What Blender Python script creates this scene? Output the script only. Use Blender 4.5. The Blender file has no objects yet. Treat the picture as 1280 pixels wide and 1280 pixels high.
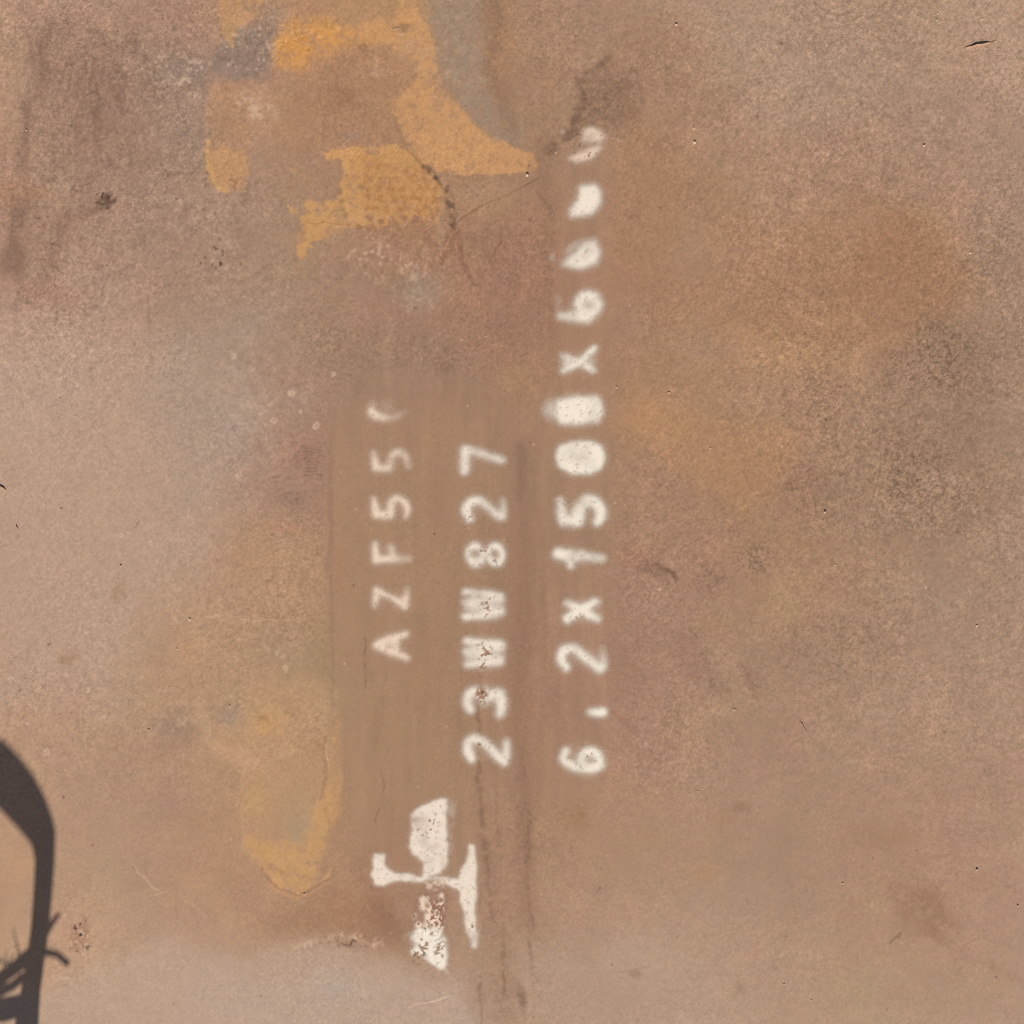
import bpy, math, random
import numpy as np

# ------------------------------------------------------------------ camera, sky, sun, exposure
scene = bpy.context.scene
col = scene.collection
S = 0.0007                 # metres per plate unit (the plate is laid out in units of 0.7 mm)
TOP = 0.0062               # plate thickness, top face height
CAM_H = 1.5                # camera height above the plate's face

def X(u): return (u - 640.0) * S
def Y(v): return (640.0 - v) * S

cam_data = bpy.data.cameras.new("camera")
cam = bpy.data.objects.new("camera", cam_data)
col.objects.link(cam)
cam.location = (0, 0, TOP + CAM_H)
cam.rotation_euler = (0, 0, 0)
cam_data.sensor_width = 36.0
cam_data.lens = 36.0 * CAM_H / (1280 * S)
cam_data.clip_start = 0.01
cam_data.clip_end = 500
scene.camera = cam

SUN_EL = 45.0
SUN_AZ = 5.6               # shadows fall towards +y, leaning this much to +x
world = bpy.data.worlds.new("World")
scene.world = world
world.use_nodes = True
wn = world.node_tree
for n in list(wn.nodes): wn.nodes.remove(n)
wo = wn.nodes.new("ShaderNodeOutputWorld")
bg = wn.nodes.new("ShaderNodeBackground")
sky = wn.nodes.new("ShaderNodeTexSky")
sky.sky_type = 'NISHITA'
sky.sun_disc = False
sky.sun_elevation = math.radians(SUN_EL)
sky.sun_rotation = math.radians(180 + SUN_AZ)
sky.air_density = 1.0
sky.dust_density = 1.5
bg.inputs["Strength"].default_value = 0.058
wn.links.new(sky.outputs[0], bg.inputs[0])
wn.links.new(bg.outputs[0], wo.inputs[0])

sun_data = bpy.data.lights.new("sun", 'SUN')
sun = bpy.data.objects.new("sun", sun_data)
col.objects.link(sun)
sun.rotation_euler = (math.radians(90 - SUN_EL), 0, math.radians(-SUN_AZ))
sun_data.energy = 4.0
sun_data.angle = math.radians(0.53)
sun_data.color = (1.0, 0.95, 0.88)
sun.location = (-0.3, -3, 3)

scene.cycles.use_denoising = False      # keep the fine grain of the rust
scene.cycles.max_bounces = 4
scene.cycles.diffuse_bounces = 2
scene.cycles.glossy_bounces = 1
scene.cycles.pixel_filter_type = 'BLACKMAN_HARRIS'
scene.cycles.filter_width = 1.0

vs = scene.view_settings
vs.view_transform = 'Standard'
vs.look = 'None'
vs.exposure = 0.0
vs.gamma = 1.0
vs.use_curve_mapping = False
# light reaching a level face (sun + sky), measured: turns seen colour into albedo
LIT = np.array([1.08, 1.07, 1.09], np.float32)

# ------------------------------------------------------------------ helpers
def lin(c):
    c = np.clip(np.asarray(c, np.float32) / 255.0, 0, 1)
    return np.where(c <= 0.04045, c / 12.92, ((c + 0.055) / 1.055) ** 2.4)

def alb(c):
    return np.clip(lin(c) / LIT, 0, 0.9)

def rgba(c):
    a = alb(c)
    return (float(a[0]), float(a[1]), float(a[2]), 1.0)

class G:
    """thin node-graph writer"""
    def __init__(self, name):
        self.m = bpy.data.materials.new(name)
        self.m.use_nodes = True
        self.t = self.m.node_tree
        for n in list(self.t.nodes): self.t.nodes.remove(n)
        self.out = self.t.nodes.new("ShaderNodeOutputMaterial")
        self.bsdf = self.t.nodes.new("ShaderNodeBsdfPrincipled")
        self.t.links.new(self.bsdf.outputs[0], self.out.inputs[0])
        self.co = self.t.nodes.new("ShaderNodeTexCoord").outputs["Object"]
    def put(self, sock, v):
        if isinstance(v, bpy.types.NodeSocket): self.t.links.new(v, sock)
        else: sock.default_value = v
    def attr(self, name, what="Fac"):
        n = self.t.nodes.new("ShaderNodeAttribute"); n.attribute_name = name
        return n.outputs[what]
    def noise(self, scale, detail=3, rough=0.55, co=None, dist=0.0):
        n = self.t.nodes.new("ShaderNodeTexNoise")
        n.inputs["Scale"].default_value = scale
        n.inputs["Detail"].default_value = detail
        n.inputs["Roughness"].default_value = rough
        n.inputs["Distortion"].default_value = dist
        self.t.links.new(co or self.co, n.inputs["Vector"])
        return n.outputs["Fac"]
    def stretch(self, sx, sy, sz=1, rz=0):
        n = self.t.nodes.new("ShaderNodeMapping")
        n.inputs["Scale"].default_value = (sx, sy, sz)
        n.inputs["Rotation"].default_value = (0, 0, rz)
        self.t.links.new(self.co, n.inputs["Vector"])
        return n.outputs[0]
    def op(self, o, a, b=0.0, c=0.0, clamp=False):
        n = self.t.nodes.new("ShaderNodeMath"); n.operation = o; n.use_clamp = clamp
        self.put(n.inputs[0], a); self.put(n.inputs[1], b); self.put(n.inputs[2], c)
        return n.outputs[0]
    def ramp(self, v, a, b, lo=0.0, hi=1.0):
        n = self.t.nodes.new("ShaderNodeMapRange"); n.interpolation_type = 'SMOOTHSTEP'
        self.put(n.inputs[0], v)
        for i, q in enumerate((a, b, lo, hi)): n.inputs[i + 1].default_value = q
        return n.outputs[0]
    def mix(self, f, a, b):
        n = self.t.nodes.new("ShaderNodeMix"); n.data_type = 'RGBA'
        self.put(n.inputs[0], f); self.put(n.inputs[6], a); self.put(n.inputs[7], b)
        return n.outputs[2]
    def scale(self, c, f):
        n = self.t.nodes.new("ShaderNodeVectorMath"); n.operation = 'SCALE'
        self.put(n.inputs[0], c); self.put(n.inputs[3], f)
        return n.outputs[0]
    def bump(self, h, strength, dist):
        n = self.t.nodes.new("ShaderNodeBump")
        n.inputs["Strength"].default_value = strength
        n.inputs["Distance"].default_value = dist
        self.t.links.new(h, n.inputs["Height"])
        self.t.links.new(n.outputs[0], self.bsdf.inputs["Normal"])
    def set(self, **k):
        for a, v in k.items(): self.put(self.bsdf.inputs[a.replace("_", " ")], v)
        return self.m

def tag(o, label=None, category=None, group=None, kind=None):
    if label: o["label"] = label
    if category: o["category"] = category
    if group: o["group"] = group
    if kind: o["kind"] = kind
    return o

def link(name, me, mat=None, parent=None):
    o = bpy.data.objects.new(name, me)
    col.objects.link(o)
    if mat is not None: me.materials.append(mat)
    if parent is not None: o.parent = parent
    return o

def quad_mesh(name, verts, quads, smooth=True):
    me = bpy.data.meshes.new(name)
    verts = np.ascontiguousarray(verts, np.float32)
    quads = np.ascontiguousarray(quads, np.int32)
    me.vertices.add(len(verts)); me.vertices.foreach_set("co", verts.ravel())
    nq = len(quads)
    me.loops.add(nq * 4); me.loops.foreach_set("vertex_index", quads.ravel())
    me.polygons.add(nq)
    me.polygons.foreach_set("loop_start", np.arange(nq, dtype=np.int32) * 4)
    me.polygons.foreach_set("loop_total", np.full(nq, 4, np.int32))
    me.polygons.foreach_set("use_smooth", np.full(nq, smooth, bool))
    me.update(calc_edges=True)
    return me

def float_attr(me, name, a):
    at = me.attributes.new(name, 'FLOAT', 'POINT')
    at.data.foreach_set("value", np.ascontiguousarray(a, np.float32).ravel())

# ------------------------------------------------------------------ the plate's lattice (fine where it shows, coarse beyond)
U0, U1, V0, V1 = 640 - 0.75 / S, 640 + 0.75 / S, 640 - 5.40 / S, 640 + 0.60 / S
def axis(lo, hi):
    step = 1.4
    mid = np.arange(-25, 1305.1, step)
    def out(start, end, sgn):
        r, x, d = [], start, step
        while True:
            d = min(d * 1.25, 42.0); x += sgn * d
            if (x - end) * sgn > -d * 0.5: break
            r.append(x)
        r.append(end)
        return r
    return np.array(out(mid[0], lo, -1)[::-1] + list(mid) + out(mid[-1], hi, 1), np.float32)
AU, AV = axis(U0, U1), axis(V0, V1)
NU, NV = len(AU), len(AV)
rng = np.random.default_rng(7)

def interp_matrix(p, cell, lo, n):
    """uniform cubic B-spline weights of positions p on n lattice knots"""
    t = (p - lo) / cell
    i = np.floor(t).astype(int); f = t - i
    w = [(1 - f) ** 3 / 6, (3 * f ** 3 - 6 * f ** 2 + 4) / 6, (-3 * f ** 3 + 3 * f ** 2 + 3 * f + 1) / 6, f ** 3 / 6]
    M = np.zeros((len(p), n), np.float32)
    r = np.arange(len(p))
    for k in range(4): np.add.at(M, (r, np.clip(i + k, 0, n - 1)), w[k])
    return M

def lattice_noise(cu, cv=None):
    cv = cv or cu
    # lattice only as fine as needed: knots cover the finely meshed area; beyond it positions wrap
    pu, pv = AU.copy(), AV.copy()
    nu, nv = int(1400 / cu) + 5, int(1400 / cv) + 5
    pu = -40 + np.mod(pu + 40, 1380); pv = -40 + np.mod(pv + 40, 1380)
    L = rng.standard_normal((nv, nu)).astype(np.float32)
    N = interp_matrix(pv, cv, -40, nv) @ L @ interp_matrix(pu, cu, -40, nu).T
    return N / N.std()

def fractal(cell, octaves=4, gain=0.6, stretch=1.0):
    N = 0; a = 1.0
    for k in range(octaves):
        N = N + a * lattice_noise(max(cell / 2 ** k, 2.0), max(cell * stretch / 2 ** k, 2.0)); a *= gain
    return (N / N.std()).astype(np.float32)

UU, VV = np.meshgrid(AU, AV)
NF = fractal(6, 2)           # fine
NM = fractal(18, 3)          # middling
NFF = rng.standard_normal((NV, NU)).astype(np.float32)   # finest: one pass of smoothing
for ax_ in (0, 1): NFF = 0.5 * NFF + 0.25 * (np.roll(NFF, 1, ax_) + np.roll(NFF, -1, ax_))
NFF /= NFF.std()
NL = fractal(60, 4)          # large
NX = fractal(150, 5, 0.55)
NS = fractal(8, 3, 0.7, 9)   # stretched along the plate's length (vertical streaks)
M2, F2 = fractal(18, 3), fractal(6, 2)
T1 = fractal(36, 5, 0.8)     # broad-spectrum break-up for stain edges
TE = 0.75 * fractal(3.2, 1) + 0.5 * fractal(9, 2, .8) + 0.4 * fractal(30, 3, .8)
A2, B2 = fractal(45, 4, 0.6), fractal(45, 4, 0.6)
A3, B3 = fractal(110, 5, 0.6), fractal(110, 5, 0.6)
WARP = [(UU, VV), (UU + 1.1 * NM + 0.5 * NF, VV + 1.1 * M2 + 0.5 * F2), (UU + 4.0 * A2 + 0.7 * F2, VV + 4.0 * B2 + 0.7 * NF),
        (UU + 10 * A3 + F2, VV + 10 * B3 + NF), (UU + 0.45 * NM + 0.25 * NF, VV + 0.45 * M2 + 0.25 * F2)]
WU1, WV1 = WARP[1]
PADW = (4, 9, 20, 40, 5)

def sstep(a, b, x):
    t = np.clip((x - a) / (b - a), 0, 1)
    return t * t * (3 - 2 * t)

def win(u0, v0, u1, v1, pad):
    a, b = np.searchsorted(AU, [u0 - pad, u1 + pad]); c, d = np.searchsorted(AV, [v0 - pad, v1 + pad])
    return (slice(c, d), slice(a, b))

def m_poly(pts, soft, w=1):
    p = np.array(pts, np.float32)
    sl = win(p[:, 0].min(), p[:, 1].min(), p[:, 0].max(), p[:, 1].max(), soft + PADW[w])
    x, y = WARP[w][0][sl], WARP[w][1][sl]
    d2 = np.full(x.shape, 1e9, np.float32); ins = np.zeros(x.shape, bool)
    for i in range(len(p)):
        ax, ay = p[i]; bx, by = p[(i + 1) % len(p)]
        ex, ey = bx - ax, by - ay
        t = np.clip(((x - ax) * ex + (y - ay) * ey) / (ex * ex + ey * ey + 1e-9), 0, 1)
        d2 = np.minimum(d2, (x - ax - t * ex) ** 2 + (y - ay - t * ey) ** 2)
        if ay != by:
            c = (ay > y) != (by > y)
            ins ^= c & (x < ex * (y - ay) / (by - ay) + ax)
    d = np.sqrt(d2); d[ins] *= -1
    return sl, sstep(soft, -soft, d)

def m_blob(cx, cy, rx, ry, soft=1.0, w=2, rot=0.0):
    """soft 1 = fades from the centre, small = hard edge"""
    r = max(rx, ry)
    sl = win(cx - r, cy - r, cx + r, cy + r, PADW[w])
    x, y = WARP[w][0][sl] - cx, WARP[w][1][sl] - cy
    c, s = math.cos(math.radians(rot)), math.sin(math.radians(rot))
    d = np.sqrt(((x * c + y * s) / rx) ** 2 + ((-x * s + y * c) / ry) ** 2)
    return sl, sstep(1.0, 1.0 - soft, d)

def m_line(pts, width, soft=1.5, w=1, fade=None):
    """polyline with a width (or one per point); fade = strength per point"""
    p = np.array(pts, np.float32)
    wd = np.broadcast_to(np.asarray(width, np.float32), (len(p),))
    fd = np.ones(len(p), np.float32) if fade is None else np.asarray(fade, np.float32)
    sl = win(p[:, 0].min(), p[:, 1].min(), p[:, 0].max(), p[:, 1].max(), float(wd.max()) + soft + PADW[w])
    x, y = WARP[w][0][sl], WARP[w][1][sl]
    m = np.zeros(x.shape, np.float32)
    for i in range(len(p) - 1):
        ax, ay = p[i]; ex, ey = p[i + 1] - p[i]
        t = np.clip(((x - ax) * ex + (y - ay) * ey) / (ex * ex + ey * ey + 1e-9), 0, 1)
        d = np.sqrt((x - ax - t * ex) ** 2 + (y - ay - t * ey) ** 2)
        h = 0.5 * (wd[i] + t * (wd[i + 1] - wd[i]))
        m = np.maximum(m, sstep(h + soft, h - soft, d) * (fd[i] + t * (fd[i + 1] - fd[i])))
    return sl, m

# ------------------------------------------------------------------ rust colours as they lie on the plate
CTRL = np.array([
 [(184,148,122),(166,134,113),(176,134,106),(183,140,98),(162,126,102),(172,138,112),(171,141,116),(172,140,115),(180,146,122)],
 [(178,140,115),(162,129,110),(172,134,110),(173,130,100),(165,129,104),(166,130,105),(169,134,110),(168,135,113),(171,139,116)],
 [(171,134,111),(170,137,116),(168,136,112),(166,130,104),(162,119,95),(170,131,104),(170,132,105),(170,128,100),(166,134,112)],
 [(184,149,126),(180,144,121),(172,139,116),(161,127,105),(162,123,99),(171,132,104),(168,131,104),(168,134,109),(160,129,107)],
 [(183,148,124),(178,143,119),(167,132,110),(159,125,99),(159,123,99),(165,128,104),(166,127,99),(166,133,107),(168,135,112)],
 [(184,147,122),(181,145,119),(181,145,114),(163,128,101),(158,121,97),(166,129,107),(170,136,110),(168,135,110),(168,135,113)],
 [(184,147,120),(173,137,114),(184,146,112),(168,135,106),(164,126,99),(170,133,109),(171,135,111),(172,138,113),(172,137,113)],
 [(188,148,119),(178,143,118),(178,137,108),(166,129,102),(168,133,108),(174,139,114),(175,141,117),(168,132,107),(175,140,117)],
 [(188,152,125),(186,152,128),(186,156,135),(183,154,133),(173,141,117),(182,151,128),(179,147,123),(180,147,121),(178,145,121)],
], np.float32)
cu_, cv_ = np.clip(AU, 0, 1279), np.clip(AV, 0, 1279)
MU, MV = interp_matrix(cu_, 160, 0, 11), interp_matrix(cv_, 160, 0, 11)
pad = np.pad(CTRL, ((1, 1), (1, 1), (0, 0)), mode='edge')
# sharpen the knots a little so the spline passes close to the listed colours
k = pad.copy()
k[1:-1, 1:-1] = pad[1:-1, 1:-1] * 1.6 - 0.15 * (pad[:-2, 1:-1] + pad[2:, 1:-1] + pad[1:-1, :-2] + pad[1:-1, 2:])
C = np.stack([MV @ k[:, :, i] @ MU.T for i in range(3)], -1).astype(np.float32)
# past the lettered end the plate settles to its average rust, unevenly
far = sstep(0, 260, np.hypot(np.maximum(0, np.maximum(-UU, UU - 1280)), np.maximum(0, np.maximum(-VV, VV - 1280))))[..., None]
C = C * (1 - far) + far * (np.array((173, 138, 112), np.float32) * (1 + 0.035 * NX + 0.02 * NL)[..., None])
GRAIN = np.full(UU.shape, 1.0, np.float32)   # strength of the fine granular mottle
WORM = np.zeros(UU.shape, np.float32)        # dark worm-track mottle
CHIP = np.zeros(UU.shape, np.float32)        # pale flecks
PIT = np.zeros(UU.shape, np.float32)         # tiny dark pits
HGT = np.zeros(UU.shape, np.float32)         # relief in mm

def paint(sm, c, a=1.0, brk=0.0, field=None, grain=None, edge=0.0):
    sl, m = sm
    f = NM if field is None else field
    m = np.clip(m + 0.20 * T1[sl] * m * (1 - m) * (2.2 - 1.2 * m), 0, 1)
    if brk: m = np.clip(m * (1 + brk * f[sl]), 0, 1)
    if edge: m = sstep(0.5 - 0.5 / (1 + 3 * edge), 0.5 + 0.5 / (1 + 3 * edge), m + edge * TE[sl] * 4 * m * (1 - m))
    mm = (m * a)[..., None]
    C[sl] = C[sl] * (1 - mm) + np.array(c, np.float32) * mm
    if grain is not None: GRAIN[sl] = GRAIN[sl] * (1 - m) + grain * m
    return sl, m

def put(F, sm, v):
    sl, m = sm
    F[sl] = np.maximum(F[sl], m * v)

def tone(sm, f):
    sl, m = sm
    C[sl] *= (1 + (f - 1) * m)[..., None]

# broad uneven weathering: brightness, then pink against yellow
C *= (1 + 0.006 * NX + 0.007 * NL + 0.005 * NM)[..., None]
hue = 0.5 * A3 + 0.5 * A2; hue2 = 0.5 * B3 + 0.5 * B2
C[..., 0] += 0.8 * hue; C[..., 1] -= 0.7 * hue; C[..., 2] += 0.7 * hue2

# broad soft-edged stains first
for p_, c_, a_, sf in [
    ([(960,330),(1020,270),(1095,272),(1180,305),(1216,350),(1200,398),(1140,425),(1060,445),(980,432),(925,400)], (162,123,96), .55, 34),
    ([(1085,305),(1165,312),(1190,350),(1150,385),(1080,380),(1055,345)], (159,119,92), .45, 30),
    ([(930,420),(1040,440),(1120,430),(1090,470),(990,485),(930,460)], (184,142,108), .5, 24),
    ([(765,130),(860,150),(890,230),(850,330),(790,340),(765,260)], (166,126,99), .5, 34),
    ([(-30,400),(160,395),(330,520),(250,690),(120,850),(-30,900)], (187,156,135), .7, 60),
    ([(-30,440),(90,430),(110,520),(40,560),(-30,560)], (184,158,138), .55, 30),
    ([(205,400),(330,400),(350,520),(330,600),(230,620),(190,520)], (170,147,129), .62, 36),
    ([(-30,470),(150,470),(180,560),(60,720),(-30,740)], (186,153,131), .4, 40),
    ([(20,30),(90,20),(170,80),(175,200),(110,260),(30,230)], (153,120,101), .6, 36),
    ([(170,60),(270,50),(280,110),(240,200),(180,180)], (158,131,114), .55, 28),
    ([(100,200),(330,230),(340,350),(240,390),(90,330)], (165,132,112), .4, 40),
    ([(250,1215),(400,1190),(560,1215),(600,1290),(180,1300)], (183,160,146), .8, 26),
    ([(20,1260),(180,1200),(300,1210),(260,1300),(20,1300)], (189,158,135), .5, 30),
    ([(660,1190),(760,1180),(860,1230),(900,1300),(660,1300)], (180,151,130), .6, 34),
    ([(1090,480),(1230,380),(1250,560),(1210,700),(1110,720),(1040,620)], (158,126,101), .45, 44),
    ([(1210,160),(1300,140),(1300,330),(1230,330)], (164,134,114), .4, 36),
    ([(900,20),(1060,30),(1120,120),(1000,180),(900,120)], (173,143,120), .5, 40),
    ([(780,20),(880,60),(860,130),(800,140),(750,90)], (158,122,97), .5, 30),
    ([(880,540),(1000,545),(985,600),(940,640),(880,640),(860,590)], (167,127,98), .5, 28),
    ([(600,280),(690,270),(695,400),(640,440),(600,380)], (156,117,96), .4, 28),
    ([(280,660),(412,650),(412,770),(300,790)], (182,142,111), .4, 30),
    ([(420,400),(560,400),(600,470),(430,480)], (155,122,101), .5, 30),
    ([(420,1110),(500,1090),(512,1180),(440,1170),(330,1160)], (160,118,92), .6, 22)]:
    _sl, _m = m_poly(p_, sf, 3)
    _m = np.clip(_m + 0.15 * T1[_sl] * 4 * _m * (1 - _m), 0, 1)[..., None] * a_
    C[_sl] = C[_sl] * (1 - _m) + np.array(c_, np.float32) * _m

OCH, OCH2, GREY, TAN = (206,150,84), (198,148,92), (146,124,108), (172,136,106)
BRN, RED, DRK, PALE = (158,118,90), (166,118,92), (126,96,76), (205,165,138)

# --- upper left: scuffed brown with streaks
paint(m_blob(120,110,110,150,1,3), (156,122,103), .55)
for x0,y0,x1,y1,a in [(45,60,30,210,.35),(62,30,50,130,.25),(100,90,95,160,.3),(118,80,122,170,.3),(165,20,168,70,.3),(140,90,150,140,.35),(30,240,20,330,.3)]:
    paint(m_line([(x0,y0),(x1,y1)],10,9,2), (136,105,88), a * 1.5, .4, NS)
for i in range(26):
    x, y = rng.uniform(25,170), rng.uniform(20,200); l = rng.uniform(30,90)
    paint(m_line([(x,y),(x-l*.12,y+l)],1.2,.9,1,[0,1]), (196,160,134) if i%2 else (135,104,88), .35)
for i in range(70):
    x, y = rng.uniform(5,185), rng.uniform(10,380); l = rng.uniform(25,80); a = 1.57 + rng.normal(.12, .18)
    paint(m_line([(x,y),(x+l*.5*math.cos(a)+rng.normal(0,2),y+l*.5*math.sin(a)),(x+l*math.cos(a),y+l*math.sin(a))],[1,rng.uniform(1.5,4.5),1],1.8,1,[.1,1,.1]), (128,98,82) if i % 3 else (194,160,136), .3, .7, TE)
for x,y in [(210,75),(190,90),(225,70),(255,85),(240,110),(200,120)]:
    put(CHIP, m_blob(x,y,45,38,1,2), .9)
paint(m_blob(215,90,60,45,1,2), (160,132,114), .5)
paint(m_blob(60,285,75,55,1,2,-30), (150,115,95), .35)
paint(m_blob(131,246,20,12,1,2,-25), (98,72,56), .75, .8, TE); put(PIT, m_blob(131,246,22,14,.8,1,-25), .9)
paint(m_blob(110,262,28,10,1,2,-30), (136,104,86), .5)
paint(m_blob(125,205,80,9,1,2,-45), (148,116,98), .5)
paint(m_blob(18,318,18,36,1,2,15), (128,99,84), .5)
for p_ in [[(60,40),(40,130),(36,230)],[(150,60),(120,150),(128,200)],[(95,250),(60,320),(45,390)],[(40,250),(22,300),(30,380)]]:
    paint(m_line(p_,[6,14,5],10,2), (142,110,92), .45, .5, NS)
paint(m_blob(70,375,60,30,1,2), (158,120,100), .5)
paint(m_blob(20,245,60,22,.6,2), (170,128,98), .5)
put(PIT, m_blob(270,325,55,25,1,2,5), .9); put(PIT, m_blob(185,300,20,12,1,1), .6); put(PIT, m_blob(185,352,18,10,1,1), .6)
put(CHIP, m_blob(215,260,70,60,1,2), .5); put(CHIP, m_blob(270,320,90,60,1,2), .45)
paint(m_blob(250,400,90,45,1,3), (168,140,118), .6)
paint(m_blob(45,430,80,45,1,3), (184,150,128), .6)

# --- grey mill scale and ochre bloom at the top
paint(m_poly([(268,60),(300,30),(345,25),(352,62),(338,96),(318,112),(290,108),(265,85)],6,2), (142,122,109), .75, .2, TE)
put(CHIP, m_poly([(268,60),(300,30),(345,25),(352,62),(318,112),(265,85)],8,2), .8)
paint(m_blob(345,20,35,30,1,2), (160,132,112), .6)
paint(m_blob(250,95,52,34,1,2,20), (146,125,111), .6)
paint(m_poly([(522,-20),(532,25),(545,60),(548,95),(565,120),(592,150),(618,172),(640,180),(650,172),(628,120),(606,60),(600,-20)],14,2), (157,135,116), .72, .25, TE)
put(CHIP, m_blob(560,70,60,100,1,2), .45)
paint(m_line([(608,-20),(622,60),(634,160)],[24,26,10],12,2), (146,110,86), .55)
paint(m_line([(628,-10),(638,90)],12,8,2), (176,132,102), .5)
paint(m_poly([(272,-10),(330,-10),(318,20),(300,34),(293,60),(290,62),(284,48),(276,30)],5,1), (190,145,101), .7, .15, TE, .8, .2)
paint(m_blob(308,26,14,12,1,1), (206,150,120), .5)
C_before = C[win(330,-20,700,345,0)].copy()
# main ochre: tongue from the top edge sweeping right and down
paint(m_poly([(502,-20),(520,-20),(524,18),(538,38),(546,68),(548,100),(562,124),(590,150),(618,172),(668,190),(672,212),(640,218),(560,214),(546,214),(528,200),(505,172),(492,150),(488,140),(494,120),(520,96),(522,78),(500,70),(478,55),(440,50),(420,60),(410,70),(372,92),(350,84),(344,62),(352,42),(380,32),(440,34),(480,28),(498,14)],7,1), (204,152,103), .84, .16, T1, .8, .22)
paint(m_poly([(344,64),(352,42),(372,26),(420,30),(440,40),(422,62),(408,76),(385,94),(350,86)],11,2), (207,147,84), .8, .14, TE)
paint(m_blob(375,62,30,22,.9,2), (203,142,80), .7, .3, NF)
for i in range(40):
    x, y = rng.uniform(350,430), rng.uniform(32,84); paint(m_blob(x,y,rng.uniform(2,6),rng.uniform(1.5,4),.9,1,rng.uniform(0,180)), (176,116,58) if i%2 else (222,170,112), .5)
paint(m_blob(440,52,60,14,1,1), (205,150,88), .5)
paint(m_blob(505,35,22,9,1,1), DRK, .45, .5, NF); put(PIT, m_blob(505,40,32,14,1,1), .8)
paint(m_blob(510,62,35,22,1,2), (190,146,112), .7, .3, NF)
paint(m_blob(452,60,8,6,.6,1), (140,98,66), .7); paint(m_blob(452,60,4,3,.6,1), (186,132,84), .7)
for i in range(70):
    x, y = rng.uniform(345,640), rng.uniform(20,215)
    paint(m_blob(x,y,rng.uniform(5,20),rng.uniform(4,12),1,2,rng.uniform(0,180)), (216,166,112) if i % 2 else (186,136,92), .22, .5, TE)
# brown between
paint(m_poly([(362,100),(410,72),(440,58),(500,74),(516,92),(500,110),(488,140),(484,172),(440,184),(410,190),(360,188),(340,160),(345,120)],20,2), (171,128,99), .8, .12, TE)
paint(m_blob(430,125,50,24,1,2), (158,116,88), .7)
paint(m_blob(470,88,28,16,1,2), (200,158,128), .45, .5, NF); put(CHIP, m_blob(465,92,24,18,1,1), .8)
paint(m_blob(322,138,42,34,1,2), (196,150,120), .65, .3, NM); put(CHIP, m_blob(318,135,40,32,1,2), 1.0)
paint(m_blob(310,148,10,12,1,1), (214,172,146), .6, .4, NF)
paint(m_blob(340,160,55,22,1,2), (180,134,104), .5)
paint(m_blob(440,170,34,10,1,1), (160,128,112), .7)
paint(m_blob(385,200,45,18,1,2), (164,128,106), .7)
paint(m_poly([(266,112),(290,108),(308,120),(312,160),(308,235),(285,240),(264,228),(257,195),(258,150)],9,2), (181,137,104), .75, .15, TE)
paint(m_poly([(258,180),(264,186),(302,188),(310,205),(306,228),(300,238),(276,238),(262,224),(257,200)],7,1), (197,149,103), .7, .1, TE, .8, .2)
paint(m_line([(258,178),(258,205),(270,232),(285,240)],4,2,1), (212,164,104), .6)
paint(m_line([(266,115),(259,145),(258,180)],3,2,1), (196,148,110), .5)
paint(m_blob(312,230,5,28,1,1,10), (156,116,94), .6)
paint(m_blob(320,240,20,30,1,2), (166,130,110), .5)
# second ochre: star at left of the net pattern
ochre2 = m_poly([(418,186),(470,184),(498,184),(520,196),(545,222),(556,245),(556,262),(548,275),(510,280),(470,286),(430,288),(405,300),(384,308),(378,322),(372,318),(374,292),(370,272),(358,258),(376,266),(384,252),(420,250),(424,230),(426,205),(402,190)],7,1)
paint(ochre2, (204,152,98), .86, .16, T1, .8, .22)
paint(m_blob(460,205,34,18,1,1), (190,138,80), .45)
for i in range(12):
    x = 435+i*5.5
    paint(m_line([(x,206),(x+14,188)],1.2,.8,0), (178,124,72), .35)
# worn places where the bloom has rubbed off
wsl = win(330,-20,700,345,0)
wear = sstep(.35, 1.5, 0.75 * fractal(16, 4, .85)[wsl] + .45 * TE[wsl])[..., None] * .62
C[wsl] = C[wsl] * (1 - wear) + (0.5 * C_before + 0.5 * np.array((176,132,100), np.float32)) * wear
# net of thin ochre lines over browner rust
paint(m_poly([(452,218),(505,198),(530,214),(556,246),(558,290),(535,324),(480,332),(440,322),(425,305),(470,287),(450,250)],16,2), (182,131,86), .40, .25, TE)
paint(m_poly([(440,296),(500,284),(556,272),(560,300),(540,330),(470,336),(430,326)],14,2), (162,120,95), .6, .2, TE)
for r_ in range(10):
    for c_ in range(10):
        x = 446 + c_ * 12.5 + (6 if r_ % 2 else 0) + rng.normal(0, 2.2); y = 212 + r_ * 12.2 + rng.normal(0, 2.2)
        if x > 556 or x < 440 or (y < 226 and x > 528) or (x < 452 and y < 285): continue
        a0 = rng.uniform(0, 6.3); q = rng.uniform(5.6, 8.2)
        t3 = [(x + q * math.cos(a0 + k_ * 2.09 + rng.normal(0, .25)), y + q * math.sin(a0 + k_ * 2.09)) for k_ in range(3)]
        paint(m_poly(t3, 1.6, 1), (166,116,74) if y < 268 else (146,106,85), .62 if y > 232 else .4, .35, TE)
for i in range(110):
    x, y = rng.uniform(405,556), rng.uniform(255,345); a = rng.choice([.5, 1.6, 2.6]) + rng.normal(0, .35); l = rng.uniform(9, 20)
    paint(m_line([(x,y),(x+l*math.cos(a),y+l*math.sin(a))],rng.uniform(1.4,2.2),1.2,1,[.8,.5]), (202,158,126), .55)
for x,y in [(424,238),(428,250),(428,260),(452,232),(432,268)]:
    paint(m_blob(x,y,6,6,.7,1), (150,116,78), .6)
paint(m_line([(382,278),(420,279),(470,286)],1.6,1,1), (170,118,70), .7)
paint(m_line([(382,266),(378,300)],2,1,1), (184,128,78), .4)
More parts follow.
